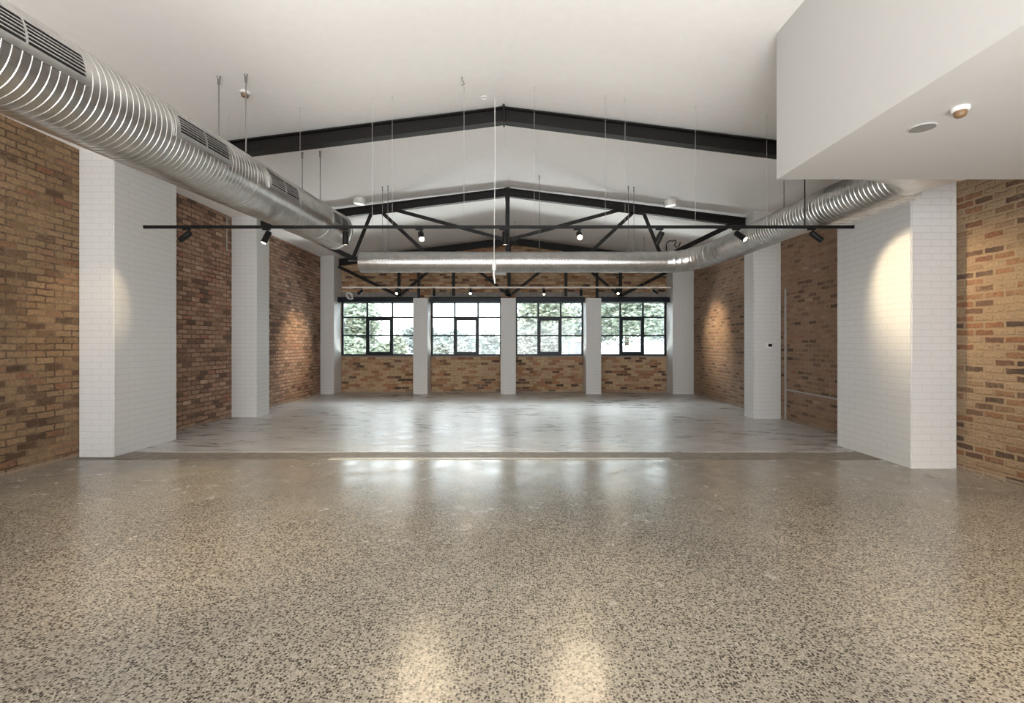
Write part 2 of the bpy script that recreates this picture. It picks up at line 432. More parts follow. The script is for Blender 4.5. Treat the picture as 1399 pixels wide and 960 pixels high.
# windows
WL = ['leftmost steel window with nine panes, foliage in its lower panes', 'second steel window from the left, mostly white sky in its panes',
      'third steel window from the left, filled with green foliage', 'rightmost steel window, white wall showing in its bottom panes']
for i, (x0, x1) in enumerate(BAYS):
    w = empty('window_%d' % (i + 1), ((x0 + x1) / 2, YB + .08, ZS), WL[i], 'window', None, 'structure')
    O = Vector(w.location)
    def wobj(name, bm, mat, parent=w, off=Vector((0, 0, 0))):
        bmesh.ops.translate(bm, verts=bm.verts, vec=-O)
        return obj(name, bm, mat, parent)
    ya, yb = YB + .05, YB + .11
    zb, zt = ZS, ZH
    t = .05
    zr = [zb + t, 1.80, 2.385, zt - t]                     # rail heights
    dx = (x1 - x0) / 3
    bm = new_bm()
    box(bm, x0, x0 + t, ya, yb, zb, zt); box(bm, x1 - t, x1, ya, yb, zb, zt)
    box(bm, x0 + t, x1 - t, ya, yb, zb, zb + t); box(bm, x0 + t, x1 - t, ya, yb, zt - t, zt)
    wobj('window_frame', bm, M['frame'])
    bm = new_bm()
    for k in (1, 2): box(bm, x0 + dx * k - .028, x0 + dx * k + .028, ya + .01, yb - .01, zb + t, zt - t)
    for z in (1.80, 2.385):
        for k in range(3):
            if k == 1 and z == 1.80: continue
            box(bm, x0 + dx * k + .028, x0 + dx * (k + 1) - .028, ya + .012, yb - .012, z - .026, z + .026)
    wobj('glazing_bar', bm, M['frame'])
    s0, s1 = x0 + dx - .03, x0 + 2 * dx + .03
    bm = new_bm(); q = .105
    box(bm, s0, s0 + q, ya - .03, yb - .02, zb + t, 2.385); box(bm, s1 - q, s1, ya - .03, yb - .02, zb + t, 2.385)
    box(bm, s0 + q, s1 - q, ya - .03, yb - .02, zb + t, zb + t + q * .7); box(bm, s0 + q, s1 - q, ya - .03, yb - .02, 2.385 - q, 2.385)
    box(bm, s0 + q, s1 - q, ya - .015, yb - .03, 1.775, 1.822)
    sash = wobj('opening_sash', bm, M['frame'])
    bm = new_bm(); bar(bm, ((s0 + s1) / 2 - .05, ya - .045, 1.815), ((s0 + s1) / 2 + .05, ya - .045, 1.815), .03, .02)
    wobj('sash_handle', bm, M['black'], sash)
    for k in range(3):
        for a, b in zip(zr, zr[1:]):
            bm = new_bm(); box(bm, x0 + dx * k + .01, x0 + dx * (k + 1) - .01, YB + .078, YB + .082, a - .01, b + .01)
            wobj('pane', bm, M['glass'])
    bm = new_bm(); box(bm, x0, x1, YB - .015, YB + .05, ZS - .035, ZS, .004)
    wobj('window_sill', bm, M['concrete'])

# ------------------------------------------------------------------ steel roof
RS = .125
def rz(x, ztop=4.85): return ztop - RS * abs(x - XRIDGE)

def rafter(parent, name, x0, x1, Y, top, depth, flange, mat, tw=.012, tf=.018):
    """I-section following the roof slope"""
    prof = [(-flange / 2, 0), (flange / 2, 0), (flange / 2, -tf), (tw / 2, -tf), (tw / 2, -depth + tf), (flange / 2, -depth + tf),
            (flange / 2, -depth), (-flange / 2, -depth), (-flange / 2, -depth + tf), (-tw / 2, -depth + tf), (-tw / 2, -tf), (-flange / 2, -tf)]
    bm = new_bm(); A = [[bm.verts.new((x, Y + a, rz(x, top) + b)) for a, b in prof] for x in (x0, x1)]
    n = len(prof); bm.faces.new(A[0]); bm.faces.new(A[1][::-1])
    for i in range(n): bm.faces.new((A[0][i], A[1][i], A[1][(i + 1) % n], A[0][(i + 1) % n]))
    O = parent.location if parent else Vector()
    bmesh.ops.translate(bm, verts=bm.verts, vec=-Vector(O))
    return obj(name, bm, mat, parent)

def part(parent, name, bm, mat, smooth=False):
    O = Vector(parent.location); bmesh.ops.translate(bm, verts=bm.verts, vec=-O)
    return obj(name, bm, mat, parent, smooth)

# nearest pair of rafters
Y1 = 6.79
t1 = empty('roof_rafter', (XRIDGE, Y1, 4.85), 'dark steel roof beam bent at the ridge, nearest the camera, without web members', 'roof beam')
rafter(t1, 'rafter', -5.28, XRIDGE - .006, Y1, 4.85, .205, .14, M['steel']); rafter(t1, 'rafter', XRIDGE + .006, XR, Y1, 4.85, .205, .14, M['steel'])
bm = new_bm(); box(bm, XRIDGE - .012, XRIDGE + .012, Y1 - .085, Y1 + .07, 4.62, 4.875)
part(t1, 'ridge_plate', bm, M['steel'])

def truss(Y, top, depth, label, low=0.0, posts=False, xl=XL, xr=XR):
    t = empty('roof_truss', (XRIDGE, Y, top), label, 'roof truss')
    rafter(t, 'rafter', xl, XRIDGE - .006, Y, top, depth, .11, M['steel']); rafter(t, 'rafter', XRIDGE + .006, xr, Y, top, depth, .11, M['steel'])
    bm = new_bm(); box(bm, XRIDGE - .05, XRIDGE + .05, Y - .06, Y + .06, top - .26, top + .01); part(t, 'ridge_plate', bm, M['steel'])
    return t

# middle truss
Y2 = 10.3
t2 = truss(Y2, 4.85, .175, 'middle black steel roof truss with diagonal webs, its foot hidden behind the cross duct')
def web(t, p, q, w=.075, name='web_member'):
    bm = new_bm(); angle_bar(bm, p, q, w, .012); return part(t, name, bm, M['steel'])
def P2(px, py): return at(px, py, Y2 - .03)
NB = 3.36     # bottom node height
xl2, xr2 = -3.44, 3.14
web(t2, (XRIDGE, Y2 - .03, 4.66), (XRIDGE, Y2 - .03, NB), .09, 'king_post')
bm = new_bm(); box(bm, xl2 - .1, xr2 + .1, Y2 - .04, Y2 + .04, NB - .05, NB + .03); part(t2, 'bottom_chord', bm, M['steel'])
for sg, xb, xe in ((-1, xl2, -4.95), (1, xr2, 4.65)):
    tx = XRIDGE + sg * 2.78                                   # node on the rafter
    tz = rz(tx) - .17
    web(t2, (tx + sg * .12, Y2 - .03, tz - .02), (xb, Y2 - .03, NB))
    web(t2, (tx - sg * .10, Y2 - .03, tz + .01), (XRIDGE + sg * 1.62, Y2 - .03, NB))
    web(t2, (tx - sg * .42, Y2 - .03, tz + .05), (XRIDGE + sg * .06, Y2 - .03, 3.76))
    web(t2, (xb, Y2 - .03, NB), (xe, Y2 - .03, rz(xe) - .16), .10)
    web(t2, (tx + sg * .10, Y2 - .03, tz - .004), (tx - sg * .45, Y2 - .03, tz + .065), .1, 'gusset')

# far truss in front of the window wall
Y3 = 15.0
t3 = truss(Y3, 4.83, .20, 'far black steel roof truss just in front of the window wall', xl=-5.45, xr=4.82)
Yw = Y3 - .04; NB3 = 3.02
web(t3, (XRIDGE - .02, Yw, 4.6), (XRIDGE - .02, Yw, NB3), .10, 'king_post')
def X3(px): return (px - VX) * Yw / F
for sg, xo in ((-1, 0), (1, 0)):
    xn = XRIDGE + sg * 3.43; xt = XRIDGE + sg * 1.74
    web(t3, (xt, Yw, rz(xt, 4.83) - .18), (xt, Yw, NB3), .09, 'post')
    web(t3, (xn, Yw, rz(xn, 4.83) - .18), (xn, Yw, NB3), .10, 'post')
    web(t3, (XRIDGE, Yw, NB3), (xt, Yw, rz(xt, 4.83) - .2), .085)
    web(t3, (xn, Yw, NB3), (xt, Yw, rz(xt, 4.83) - .2), .085)
    xe = -5.46 if sg < 0 else 4.80
    web(t3, (xn, Yw, NB3), (xe, Yw, 3.93 if sg < 0 else 3.80), .095)
# short posts standing on the pillar heads
for px, l in ((573, 'short black post on the pillar left of the middle one'), (815, 'short black post on the pillar right of the middle one')):
    x = X3(px); bm = new_bm()
    box(bm, x - .045, x + .045, 14.86, 14.88, 2.937, 3.85); box(bm, x - .01, x + .01, 14.88, 14.95, 2.937, 3.85)
    box(bm, x - .08, x + .08, 14.83, 14.95, 2.937, 2.955)
    tag(obj('steel_post', bm, M['steel']), l, 'post')

# ------------------------------------------------------------------ ducts
def rib_profile(L, pitch, depth, s0=0.):
    """radius offsets along the length: one raised lock seam and two shallow corrugations each pitch"""
    st = []
    k = 0; s = s0
    while s < L:
        for ds, dr in ((0, 0), (.24, .0), (.48, 0), (.70, .0), (.76, 1.), (.91, 1.), (.97, 0)):
            if s + ds * pitch < L: st.append((s + ds * pitch, dr * depth))
        s += pitch
    st.append((L, 0)); return st

def sweep(path, r, pitch=.11, depth=.006, n=48, cap0=True, cap1=True, bm=None, r1=None):
    path = [Vector(p) for p in path]
    cum = [0]
    for a, b in zip(path, path[1:]): cum.append(cum[-1] + (b - a).length)
    L = cum[-1]; bm = bm or new_bm(); rings = []
    def pos(s):
        for i in range(len(cum) - 1):
            if s <= cum[i + 1] + 1e-9:
                f = (s - cum[i]) / (cum[i + 1] - cum[i]); break
        p = path[i].lerp(path[i + 1], f)
        d0 = (path[i + 1] - path[i]).normalized()
        dp = (path[i] - path[i - 1]).normalized() if i else d0
        dn = (path[i + 2] - path[i + 1]).normalized() if i + 2 < len(path) else d0
        a, b = (dp + d0).normalized(), (d0 + dn).normalized()
        return p, a.lerp(b, f).normalized()
    prof = rib_profile(L, pitch, depth) if pitch else [(L * i / 40, 0) for i in range(41)]
    for s, dr in prof:
        p, d = pos(min(s, L)); sv, u = frame_of(d)
        rr = (r if r1 is None else r + (r1 - r) * s / L) + dr
        rings.append([bm.verts.new(p + sv * (rr * math.cos(2 * PI * k / n)) + u * (rr * math.sin(2 * PI * k / n))) for k in range(n)])
    for a, b in zip(rings, rings[1:]):
        for k in range(n): bm.faces.new((a[k], a[(k + 1) % n], b[(k + 1) % n], b[k]))
    if cap0: bm.faces.new(rings[0])
    if cap1: bm.faces.new(rings[-1][::-1])
    return bm

# left spiral duct
DL_X, DL_R = -3.16, .315
def dl_z(y): return 3.325 + .040 * (y - 3.5)
DL0, DL1 = -2.0, 8.47
dl = empty('ventilation_duct', (DL_X, 3.5, dl_z(3.5)), 'large round galvanised spiral duct with grilles, hung along the left wall', 'duct')
bm = sweep([(DL_X, DL0, dl_z(DL0)), (DL_X, 7.0, dl_z(7.0)), (DL_X, DL1, dl_z(DL1))], DL_R, .058, .0032, 64, True, True)
part(dl, 'duct_tube', bm, M['galv'], True)
bm = new_bm(); 
sw = sweep([(DL_X, DL1 - .04, dl_z(DL1)), (DL_X, DL1 + .012, dl_z(DL1))], DL_R + .01, 0, 0, 64)
part(dl, 'end_cap', sw, M['galv'], True)

def cyl_patch(bm, y0, y1, a0, a1, r0, r1, zc, n=10):
    """curved slab on the duct: angles measured from the room side (+X), upward"""
    V = []
    for y in (y0, y1):
        for r in (r0, r1):
            V.append([bm.verts.new((DL_X + r * math.cos(a0 + (a1 - a0) * k / n), y, zc(y) + r * math.sin(a0 + (a1 - a0) * k / n))) for k in range(n + 1)])
    A, B, C, D = V
    for k in range(n):
        bm.faces.new((A[k], A[k + 1], C[k + 1], C[k])); bm.faces.new((B[k], B[k + 1], D[k + 1], D[k]))
        bm.faces.new((A[k], A[k + 1], B[k + 1], B[k])); bm.faces.new((C[k], C[k + 1], D[k + 1], D[k]))
    for k in (0, n): bm.faces.new((A[k], B[k], D[k], C[k]))

R = math.radians
for (y0, y1) in ((2.42, 3.19), (4.10, 4.80), (5.64, 6.36), (7.62, 8.26)):
    a0, a1 = R(-1), R(25)
    rr = DL_R + .007
    bm = new_bm()
    # saddle frame of four strips around the opening
    m, ma = .05, R(9)
    cyl_patch(bm, y0 - m, y0, a0 - ma, a1 + ma, rr - .004, rr + .008, dl_z); cyl_patch(bm, y1, y1 + m, a0 - ma, a1 + ma, rr - .004, rr + .008, dl_z)
    cyl_patch(bm, y0, y1, a0 - ma, a0, rr - .004, rr + .008, dl_z); cyl_patch(bm, y0, y1, a1, a1 + ma, rr - .004, rr + .008, dl_z)
    g = part(dl, 'grille', bm, M['galv'], True)
    def gp(name, bm, mat):
        bmesh.ops.translate(bm, verts=bm.verts, vec=-Vector(dl.location)); return obj(name, bm, mat, g)
    bm = new_bm(); cyl_patch(bm, y0, y1, a0, a1, rr - .006, rr - .001, dl_z); gp('grille_recess', bm, M['dark'])
    bm = new_bm()
    for k in range(1, 6):
        a = a0 + (a1 - a0) * k / 6
        cyl_patch(bm, y0, y1, a - R(.75), a + R(.75), rr - .001, rr + .006, dl_z, 2)
    gp('louvre', bm, M['galv'])
    bm = new_bm(); ym = (y0 + y1) / 2; cyl_patch(bm, ym - .008, ym + .008, a0, a1, rr - .001, rr + .009, dl_z, 6); gp('grille_mullion', bm, M['galv'])
for y in (5.38, 7.52):
    bm = sweep([(DL_X, y - .012, dl_z(y)), (DL_X, y + .012, dl_z(y))], DL_R + .0055, 0, 0, 48)
    part(dl, 'hanger_strap', bm, M['galv'], True)

# right duct: cross run, bend and leg to the bulkhead
CY, CZ, CR = 9.4, EYE + 111 * 9.4 / F, .20
LR, LR2 = .22, .22
dr_ = empty('ventilation_duct', (0, CY, CZ), 'round galvanised duct crossing the hall and bending along the right wall to the bulkhead', 'duct')
x_end = (493 - VX) * CY / F
bx_, by_ = 2.95, CY
bm = sweep([(x_end, CY, CZ), (bx_, CY, CZ)], CR, .06, .003, 48)
part(dr_, 'cross_tube', bm, M['galv'], True)
# bend
leg0 = Vector((3.79, 8.6, 3.25)); leg1 = Vector((4.07, 4.98, 3.315))
p0, p3 = Vector((bx_, CY, CZ)), leg0
d = (leg0 - leg1).normalized()
p1, p2 = p0 + Vector((.48, 0, 0)), p3 + d * .48
path = []
for i in range(7):
    u = i / 6; path.append(p0 * (1 - u) ** 3 + p1 * 3 * u * (1 - u) ** 2 + p2 * 3 * u * u * (1 - u) + p3 * u ** 3)
bm = sweep(path, CR + .004, .17, .005, 48, r1=LR)
part(dr_, 'bend', bm, M['galv'], True)
bm = sweep([leg0, leg1], LR, .062, .004, 56, r1=LR2)
part(dr_, 'leg_tube', bm, M['galv'], True)
# round-to-rectangular plenum transition into the bulkhead
def rect_pt(k, n, x0, x1, z0, z1):
    a = 2 * PI * k / n; c, s = math.cos(a), math.sin(a); m = max(abs(c), abs(s))
    return (x0 + x1) / 2 + (x1 - x0) / 2 * c / m, (z0 + z1) / 2 + (z1 - z0) / 2 * s / m
bm = new_bm(); n = 48; rings = []
ya, yb = leg1.y + .02, 4.71
for f, fr in ((0, 0), (.25, .0), (1, 1)):
    ring = []
    for k in range(n):
        a = 2 * PI * k / n
        cx, cz = leg1.x + (LR2 + .012) * math.cos(a), leg1.z + (LR2 + .012) * math.sin(a)
        qx, qz = rect_pt(k, n, 3.4, 4.42, 3.15, 3.7)
        ring.append(bm.verts.new((cx + (qx - cx) * fr, ya + (yb - ya) * f, cz + (qz - cz) * fr)))
    rings.append(ring)
for a, b in zip(rings, rings[1:]):
    for k in range(n): bm.faces.new((a[k], a[(k + 1) % n], b[(k + 1) % n], b[k]))
bm.faces.new(rings[0]); bm.faces.new(rings[-1][::-1])
part(dr_, 'plenum_transition', bm, M['sheet'], True)
bm = new_bm(); box(bm, 4.0, 4.42, 5.25, 6.6, 3.145, 3.45, .006)
for k in range(9): box(bm, 4.01, 4.425, 5.33 + k * .14, 5.36 + k * .14, 3.13, 3.165, .004)
part(dr_, 'plenum_box', bm, M['sheet'])

# rods
def rod(px, py, Y, zlow, r, mat, name, label, cat, group, anchor=True, x=None):
    ka = 1 if r > .004 else .7
    x = (px - VX) * Y / F if x is None else x
    zc = ceil_z(x)
    t = empty(name, (x, Y, zlow), label, cat, group)
    bm = new_bm(); tube(bm, [(x, Y, zlow), (x, Y, zc + .005)], r, 8); part(t, 'rod', bm, mat, True)
    if anchor:
        bm = new_bm(); lathe(bm, [(r * 1.2, -.09 * ka), (r * 1.9, -.085 * ka), (r * 1.9, -.03), (r * 1.4, -.025), (r * 3, -.006), (r * 3, .004)], 12, Matrix.Translation((x, Y, zc)))
        part(t, 'anchor', bm, mat, True)
    return t
G = 'threaded rods hanging the ducts'
for px, Y, l in ((299, 5.37, 'left rod of the near pair holding the left duct'), (336, 5.39, 'right rod of the near pair holding the left duct'),
                 (413, 7.51, 'left rod of the far pair holding the left duct'), (437.5, 7.54, 'right rod of the far pair holding the left duct')):
    x = (px - VX) * Y / F
    z = dl_z(Y) + math.sqrt(max(.001, DL_R ** 2 - (x - DL_X) ** 2)) + .014
    rod(px, 0, Y, z, .007, M['rod'], 'duct_hanger', l, 'hanger rod', G)
rod(0, 0, 7.17, 3.277 + .221, .007, M['rod'], 'duct_hanger', 'rod holding the right duct, just left of the bulkhead rods', 'hanger rod', G, x=4.0)
for px, l in ((522.5, 'left rod of the pair at the left end of the cross duct'), (530, 'right rod of the pair at the left end of the cross duct'),
              (737, 'rod holding the cross duct just right of the roof ridge'),
              (858.5, 'left rod of the pair at the right end of the cross duct'), (866, 'right rod of the pair at the right end of the cross duct')):
    rod(px, 0, CY, CZ + CR + .004, .005, M['rod'], 'duct_hanger', l, 'hanger rod', G)

# ------------------------------------------------------------------ lighting tracks
def track(Y, z, x0, x1, mat, label):
    t = empty('lighting_track', ((x0 + x1) / 2, Y, z), label, 'lighting track')
    bm = new_bm(); h = .036
    # channel section open underneath
    prof = [(-h / 2, -h / 2), (-.008, -h / 2), (-.008, -h / 2 + .012), (.008, -h / 2 + .012), (.008, -h / 2), (h / 2, -h / 2), (h / 2, h / 2), (-h / 2, h / 2)]
    A = [[bm.verts.new((x, Y + a, z + b)) for a, b in prof] for x in (x0, x1)]
    n = len(prof); bm.faces.new(A[0]); bm.faces.new(A[1][::-1])
    for i in range(n): bm.faces.new((A[0][i], A[1][i], A[1][(i + 1) % n], A[0][(i + 1) % n]))
    part(t, 'rail', bm, mat)
    for x in (x0 - .015, x1 + .015):
        bm = new_bm(); box(bm, x - .016, x + .016, Y - .02, Y + .02, z - .021, z + .021, .003); part(t, 'end_cap', bm, M['black'])
    return t

def spotlight(x, Y, zt, d, mat, lens, label, group, power=0, cone=44, L=.17, rad=.037, drop=.055, beam=None, blend=.6):
    """head hung from the rail underside at (x, Y, zt); d = aiming direction"""
    d = Vector(d).normalized()
    t = empty('track_spotlight', (x, Y, zt), label, 'spotlight', group)
    bm = new_bm(); box(bm, x - .07, x + .03, Y - .016, Y + .016, zt - .022, zt + .001, .003); part(t, 'adapter', bm, mat)
    piv = Vector((x, Y, zt - drop))
    bm = new_bm(); tube(bm, [(x, Y, zt - .02), piv], .007, 8); part(t, 'stem', bm, mat, True)
    back = piv - d * .035 + Vector((0, 0, -rad * .55)); front = back + d * L
    rot = d.to_track_quat('Z', 'Y').to_matrix().to_4x4(); MM = Matrix.Translation(back) @ rot
    bm = new_bm(); lathe(bm, [(0, 0), (rad * .9, 0), (rad, .006), (rad, L), (rad * .9, L), (rad * .86, L - .018), (0, L - .018)], 24, MM)
    hd = part(t, 'head', bm, mat, True)
    bm = new_bm(); lathe(bm, [(0, L - .017), (rad * .84, L - .017), (rad * .84, L - .006), (rad * .5, L - .003), (0, L - .001)], 20, MM)
    bmesh.ops.translate(bm, verts=bm.verts, vec=-Vector(t.location)); obj('lens', bm, lens, hd, True)
    if power:
        ld = bpy.data.lights.new('spot_lamp', 'SPOT'); ld.energy = power; ld.color = (1, .80, .52); ld.spot_size = R(cone); ld.spot_blend = blend; ld.shadow_soft_size = .03; ld.cycles.use_multiple_importance_sampling = False
        lo = bpy.data.objects.new('spot_lamp', ld); COL.objects.link(lo)
        lo.location = front + d * .012; lo.rotation_euler = (Vector(beam) if beam else d).to_track_quat('-Z', 'Y').to_euler()
    return t

YT1, ZT1 = 6.2, EYE + (VY - 310) * 6.2 / F
YT2, ZT2 = 13.15, EYE + (VY - 392.5) * 13.15 / F
def TX(px, Y): return (px - VX) * Y / F
track(YT1, ZT1, TX(200, YT1), TX(1163, YT1), M['black'], 'long black lighting track hung across the hall, in front')
track(YT2, ZT2, TX(467, YT2), TX(917, YT2), M['cream'], 'long cream lighting track near the window wall')
g1 = 'spotlights on the near black track'
S1 = [(257, (-.85, .12, -.52), 'lens_soft', 25, 'black spotlight at the far left end of the near track, aimed at the wall'),
      (366, (-.26, -.32, -.9), 'lens_on', 60, 'second spotlight from the left on the near track, tilted slightly left'),
      (472, (0, .03, -1), 'lens_soft', 30, 'third spotlight from the left on the near track, in front of the duct end'),
      (575, (.22, -.72, -.62), 'lens_on', 70, 'lit spotlight left of the roof ridge on the near track, aimed at the camera'),
      (690, (0, .03, -1), 'lens_soft', 30, 'spotlight hanging straight down beside the ridge post on the near track'),
      (791, (-.02, -.86, -.5), 'lens_on', 90, 'brightest spotlight, right of the ridge on the near track, facing the camera'),
      (903, (-.36, .3, -.85), 'lens_soft', 30, 'black spotlight on the near track tilted left above the cross duct end'),
      (1008, (.42, -.62, -.62), 'lens_on', 60, 'lit spotlight on the near track in front of the right duct'),
      (1111, (.82, .02, -.57), 'lens_soft', 100, 'black spotlight at the far right end of the near track, aimed at the pillar')]
for px, d, ln, pw, l in S1:
    bm_, cn, bl = {1111: ((1.66, -.44, -1.05), 84, 1)}.get(px, (None, 44, .6))
    spotlight(TX(px, YT1), YT1, ZT1 - .018, d, M['black'], M[ln], l, g1, pw, cn, beam=bm_, blend=bl)
g2 = 'spotlights on the far cream track'
S2 = [(494, (-.72, -.02, -.62), 'lens_soft', 150, 'leftmost spotlight on the far track, aimed at the left wall'),
      (543, (0, -.75, -.65), 'lens_on', 25, 'lit spotlight on the far track above the leftmost window'),
      (593, (0, .15, -1), 'lens_soft', 15, 'dark spotlight on the far track beside the pillar left of the middle'),
      (643, (0, -.75, -.65), 'lens_on', 25, 'lit spotlight on the far track above the window left of the middle pillar'),
      (692, (0, .15, -1), 'lens_soft', 15, 'dark spotlight on the far track in front of the middle king post'),
      (743, (0, -.6, -.8), 'lens_on', 25, 'lit spotlight on the far track above the window right of the middle pillar'),
      (794, (0, .15, -1), 'lens_soft', 15, 'dark spotlight on the far track beside the pillar right of the middle'),
      (843.5, (0, -.75, -.65), 'lens_on', 25, 'lit spotlight on the far track above the rightmost window'),
      (893, (.82, -.02, -.55), 'lens_soft', 150, 'rightmost spotlight on the far track, aimed at the right wall')]
for px, d, ln, pw, l in S2:
    spotlight(TX(px, YT2), YT2, ZT2 - .018, d, M['black'], M[ln], l, g2, pw, 62, blend=1)
# third track of the same row, behind the camera: only its light reaches the picture
for loc, aim, pw in (((-3.3, -.75, 3.0), (-5.9, 4.0, 1.8), 260), ((-2.0, -.75, 3.0), (-2.5, 5.7, 0), 900), ((.0, -.75, 3.0), (-.2, 3.0, 0), 80),
                     ((1.6, -.75, 2.9), (3.2, 3.5, 0), 480)):
    ld = bpy.data.lights.new('track_lamp', 'SPOT'); ld.energy = pw; ld.color = (1, .82, .56); ld.spot_size = R(40); ld.spot_blend = 1; ld.shadow_soft_size = .04; ld.cycles.use_multiple_importance_sampling = False
    lo = bpy.data.objects.new('track_lamp', ld); COL.objects.link(lo); lo.location = loc
    lo.rotation_euler = (Vector(aim) - Vector(loc)).to_track_quat('-Z', 'Y').to_euler()

# suspension wires of the near track
gw = 'thin wires hanging the near lighting track'
for px, l in ((313, 'leftmost thin wire of the near track, beside the duct rods'), (410, 'thin wire of the near track just right of the duct rods'),
              (508.5, 'left wire of the pair on the left half of the near track'), (536, 'right wire of the pair on the left half of the near track'),
              (634, 'thin wire of the near track below the ceiling hook'), (730, 'thin wire of the near track just right of the ridge'),
              (827, 'left wire of the pair on the right half of the near track'), (854, 'right wire of the pair on the right half of the near track'),
              (950, 'thin wire of the near track above the middle of the right half'), (1047.5, 'thin wire of the near track beside the bulkhead edge')):
    rod(px, 0, YT1, ZT1 + .016, .0017, M['wire'], 'track_wire', l, 'wire', gw)
rod(1099.5, 0, YT1, ZT1 + .016, .008, M['black'], 'track_drop_rod', 'black rod dropping from behind the bulkhead to the near track', 'rod', None)
gw2 = 'thin wires hanging the far lighting track'
for px in (520, 692 + 12, 880):
    rod(px, 0, YT2, ZT2 + .016, .003, M['rod'], 'track_wire', {520: 'left wire of the far cream track', 704: 'middle wire of the far cream track', 880: 'right wire of the far cream track'}[px], 'wire', gw2)

# pendant power cable by the ridge
yp = 6.55; xp = (676 - VX) * yp / F
pc = empty('pendant_cable', (xp, yp, 2.4), 'white pendant cable with a plug hanging near the ridge in front of the cross duct', 'cable')
zc = ceil_z(xp)
bm = new_bm(); tube(bm, [(xp, yp, zc), (xp + .004, yp, 3.9), (xp - .006, yp, 3.3), (xp - .01, yp, 2.66)], .0045, 8); part(pc, 'cord', bm, M['white_metal'], True)
bm = new_bm(); lathe(bm, [(0, 0), (.026, .0), (.03, .01), (.03, .11), (.018, .13), (.009, .15)], 16, Matrix.Translation((xp - .01, yp, 2.54))); part(pc, 'plug', bm, M['white_metal'], True)
bm = new_bm(); tube(bm, [(xp - .01, yp, 2.55), (xp - .014, yp, 2.47), (xp - .004, yp, 2.42), (xp + .002, yp, 2.36)], [.012, .014, .012, .008], 10); part(pc, 'tail', bm, M['white_metal'], True)

# smoke detectors and ceiling fittings
def detector(x, y, z, label, r=.06, normal=Vector((0, 0, -1))):
    rot = normal.to_track_quat('Z', 'Y').to_matrix().to_4x4(); MM = Matrix.Translation((x, y, z)) @ rot
    t = empty('smoke_detector', (x, y, z), label, 'smoke detector', 'smoke detectors')
    bm = new_bm(); lathe(bm, [(r, -.005), (r, .012), (r * .95, .022), (r * .8, .026), (0, .026)], 28, MM); part(t, 'base', bm, M['white_metal'], True)
    bm = new_bm(); lathe(bm, [(r * .7, .025), (r * .72, .04), (r * .6, .058), (r * .35, .066), (0, .068)], 24, MM); part(t, 'sensor_cap', bm, M['brown_plastic'], True)
x = (339.5 - VX) * 5.79 / F
detector(x, 5.72, ceil_z(x), 'white smoke detector with brown cap on the sloping ceiling near the left duct', .06, Vector((-SL, 0, -1)).normalized())
detector((1312 - VX) * 3.27 / F, 3.27, 3.145, 'white smoke detector with brown cap under the bulkhead at upper right', .052)
t = empty('ceiling_speaker', ((1260 - VX) * 3.57 / F, 3.57, 3.145), 'flat grey round speaker plate flush under the bulkhead', 'speaker')
X0, Y0 = t.location.x, t.location.y
bm = new_bm(); lathe(bm, [(.088, .004), (.09, -.004), (.083, -.008), (.08, -.005), (0, -.005)], 32, Matrix.Translation((X0, Y0, 3.145))); part(t, 'rim', bm, M['plaster'], True)
bm = new_bm(); lathe(bm, [(.0795, -.003), (.079, -.0075), (0, -.0085)], 32, Matrix.Translation((X0, Y0, 3.145))); part(t, 'mesh_cover', bm, M['grey_lens'], True)
for px, l in ((491.5, 'round surface mounted light by the middle truss, left side'), (915, 'round surface mounted light by the middle truss, right side')):
    y = 9.95; x = (px - VX) * y / F; z = ceil_z(x)
    t = empty('surface_downlight', (x, y, z), l, 'ceiling light', 'surface mounted ceiling lights')
    MM = Matrix.Translation((x, y, z + .01)) @ Vector((math.copysign(SL, x), 0, -1)).to_track_quat('Z', 'Y').to_matrix().to_4x4()
    bm = new_bm(); lathe(bm, [(.12, 0), (.12, .085), (.126, .09), (.126, .115), (.105, .12), (.10, .105), (0, .105)], 32, MM); part(t, 'housing', bm, M['white_metal'], True)
    bm = new_bm(); lathe(bm, [(.099, .104), (.097, .114), (.05, .118), (0, .118)], 28, MM); part(t, 'diffuser', bm, M['led_ring'], True)
# hook and ring left in the ceiling
x = TX(634, 6.2); z = ceil_z(x); yk = 5.95
bm = new_bm(); tube(bm, [(x, yk, z), (x, yk, z - .04), (x + .02, yk, z - .065), (x + .03, yk, z - .09), (x + .012, yk, z - .105), (x - .004, yk, z - .09)], .006, 8)
tag(obj('ceiling_hook', bm, M['rod'], None, True), 'small metal hook in the ceiling left of the ridge', 'hook')
x = (662 - VX) * 6.5 / F; z = ceil_z(x); bm = new_bm()
tube(bm, [(x + .045 * math.cos(a), 6.5 + .045 * math.sin(a), z - .006) for a in [k * 2 * PI / 16 for k in range(15)]], .005, 6)
tag(obj('ceiling_ring', bm, M['white_metal'], None, True), 'small white open ring on the ceiling just left of the ridge', 'ring')
# loose cable standing on the cross duct
a = [at(911, 343, CY), at(911, 336, CY), at(912, 331, CY), at(915, 328.5, CY), at(918, 330, CY), at(921, 328.5, CY), at(924, 330, CY), at(922, 334, CY), at(925, 337.5, CY), at(928.5, 335.5, CY), at(929, 331, CY)]
bm = new_bm(); tube(bm, [p + Vector((0, .04 * math.sin(i), 0)) for i, p in enumerate(a)], .011, 8)
tag(obj('loose_cable', bm, M['black'], None, True), 'short curled black cable poking up at the right end of the cross duct', 'cable')
# coil of pale cable in the far left corner
c = at(476, 404, 15.04); bm = new_bm()
tube(bm, [c + Vector((.085 * math.cos(a) + .004 * a, -.012 + .001 * a, .10 * math.sin(a) - .03 * math.cos(a))) for a in [k * 2 * PI / 14 for k in range(42)]], .012, 8)
tag(obj('cable_coil', bm, M['white_metal'], None, True), 'coil of pale cable hung at the far left corner above the window', 'cable')
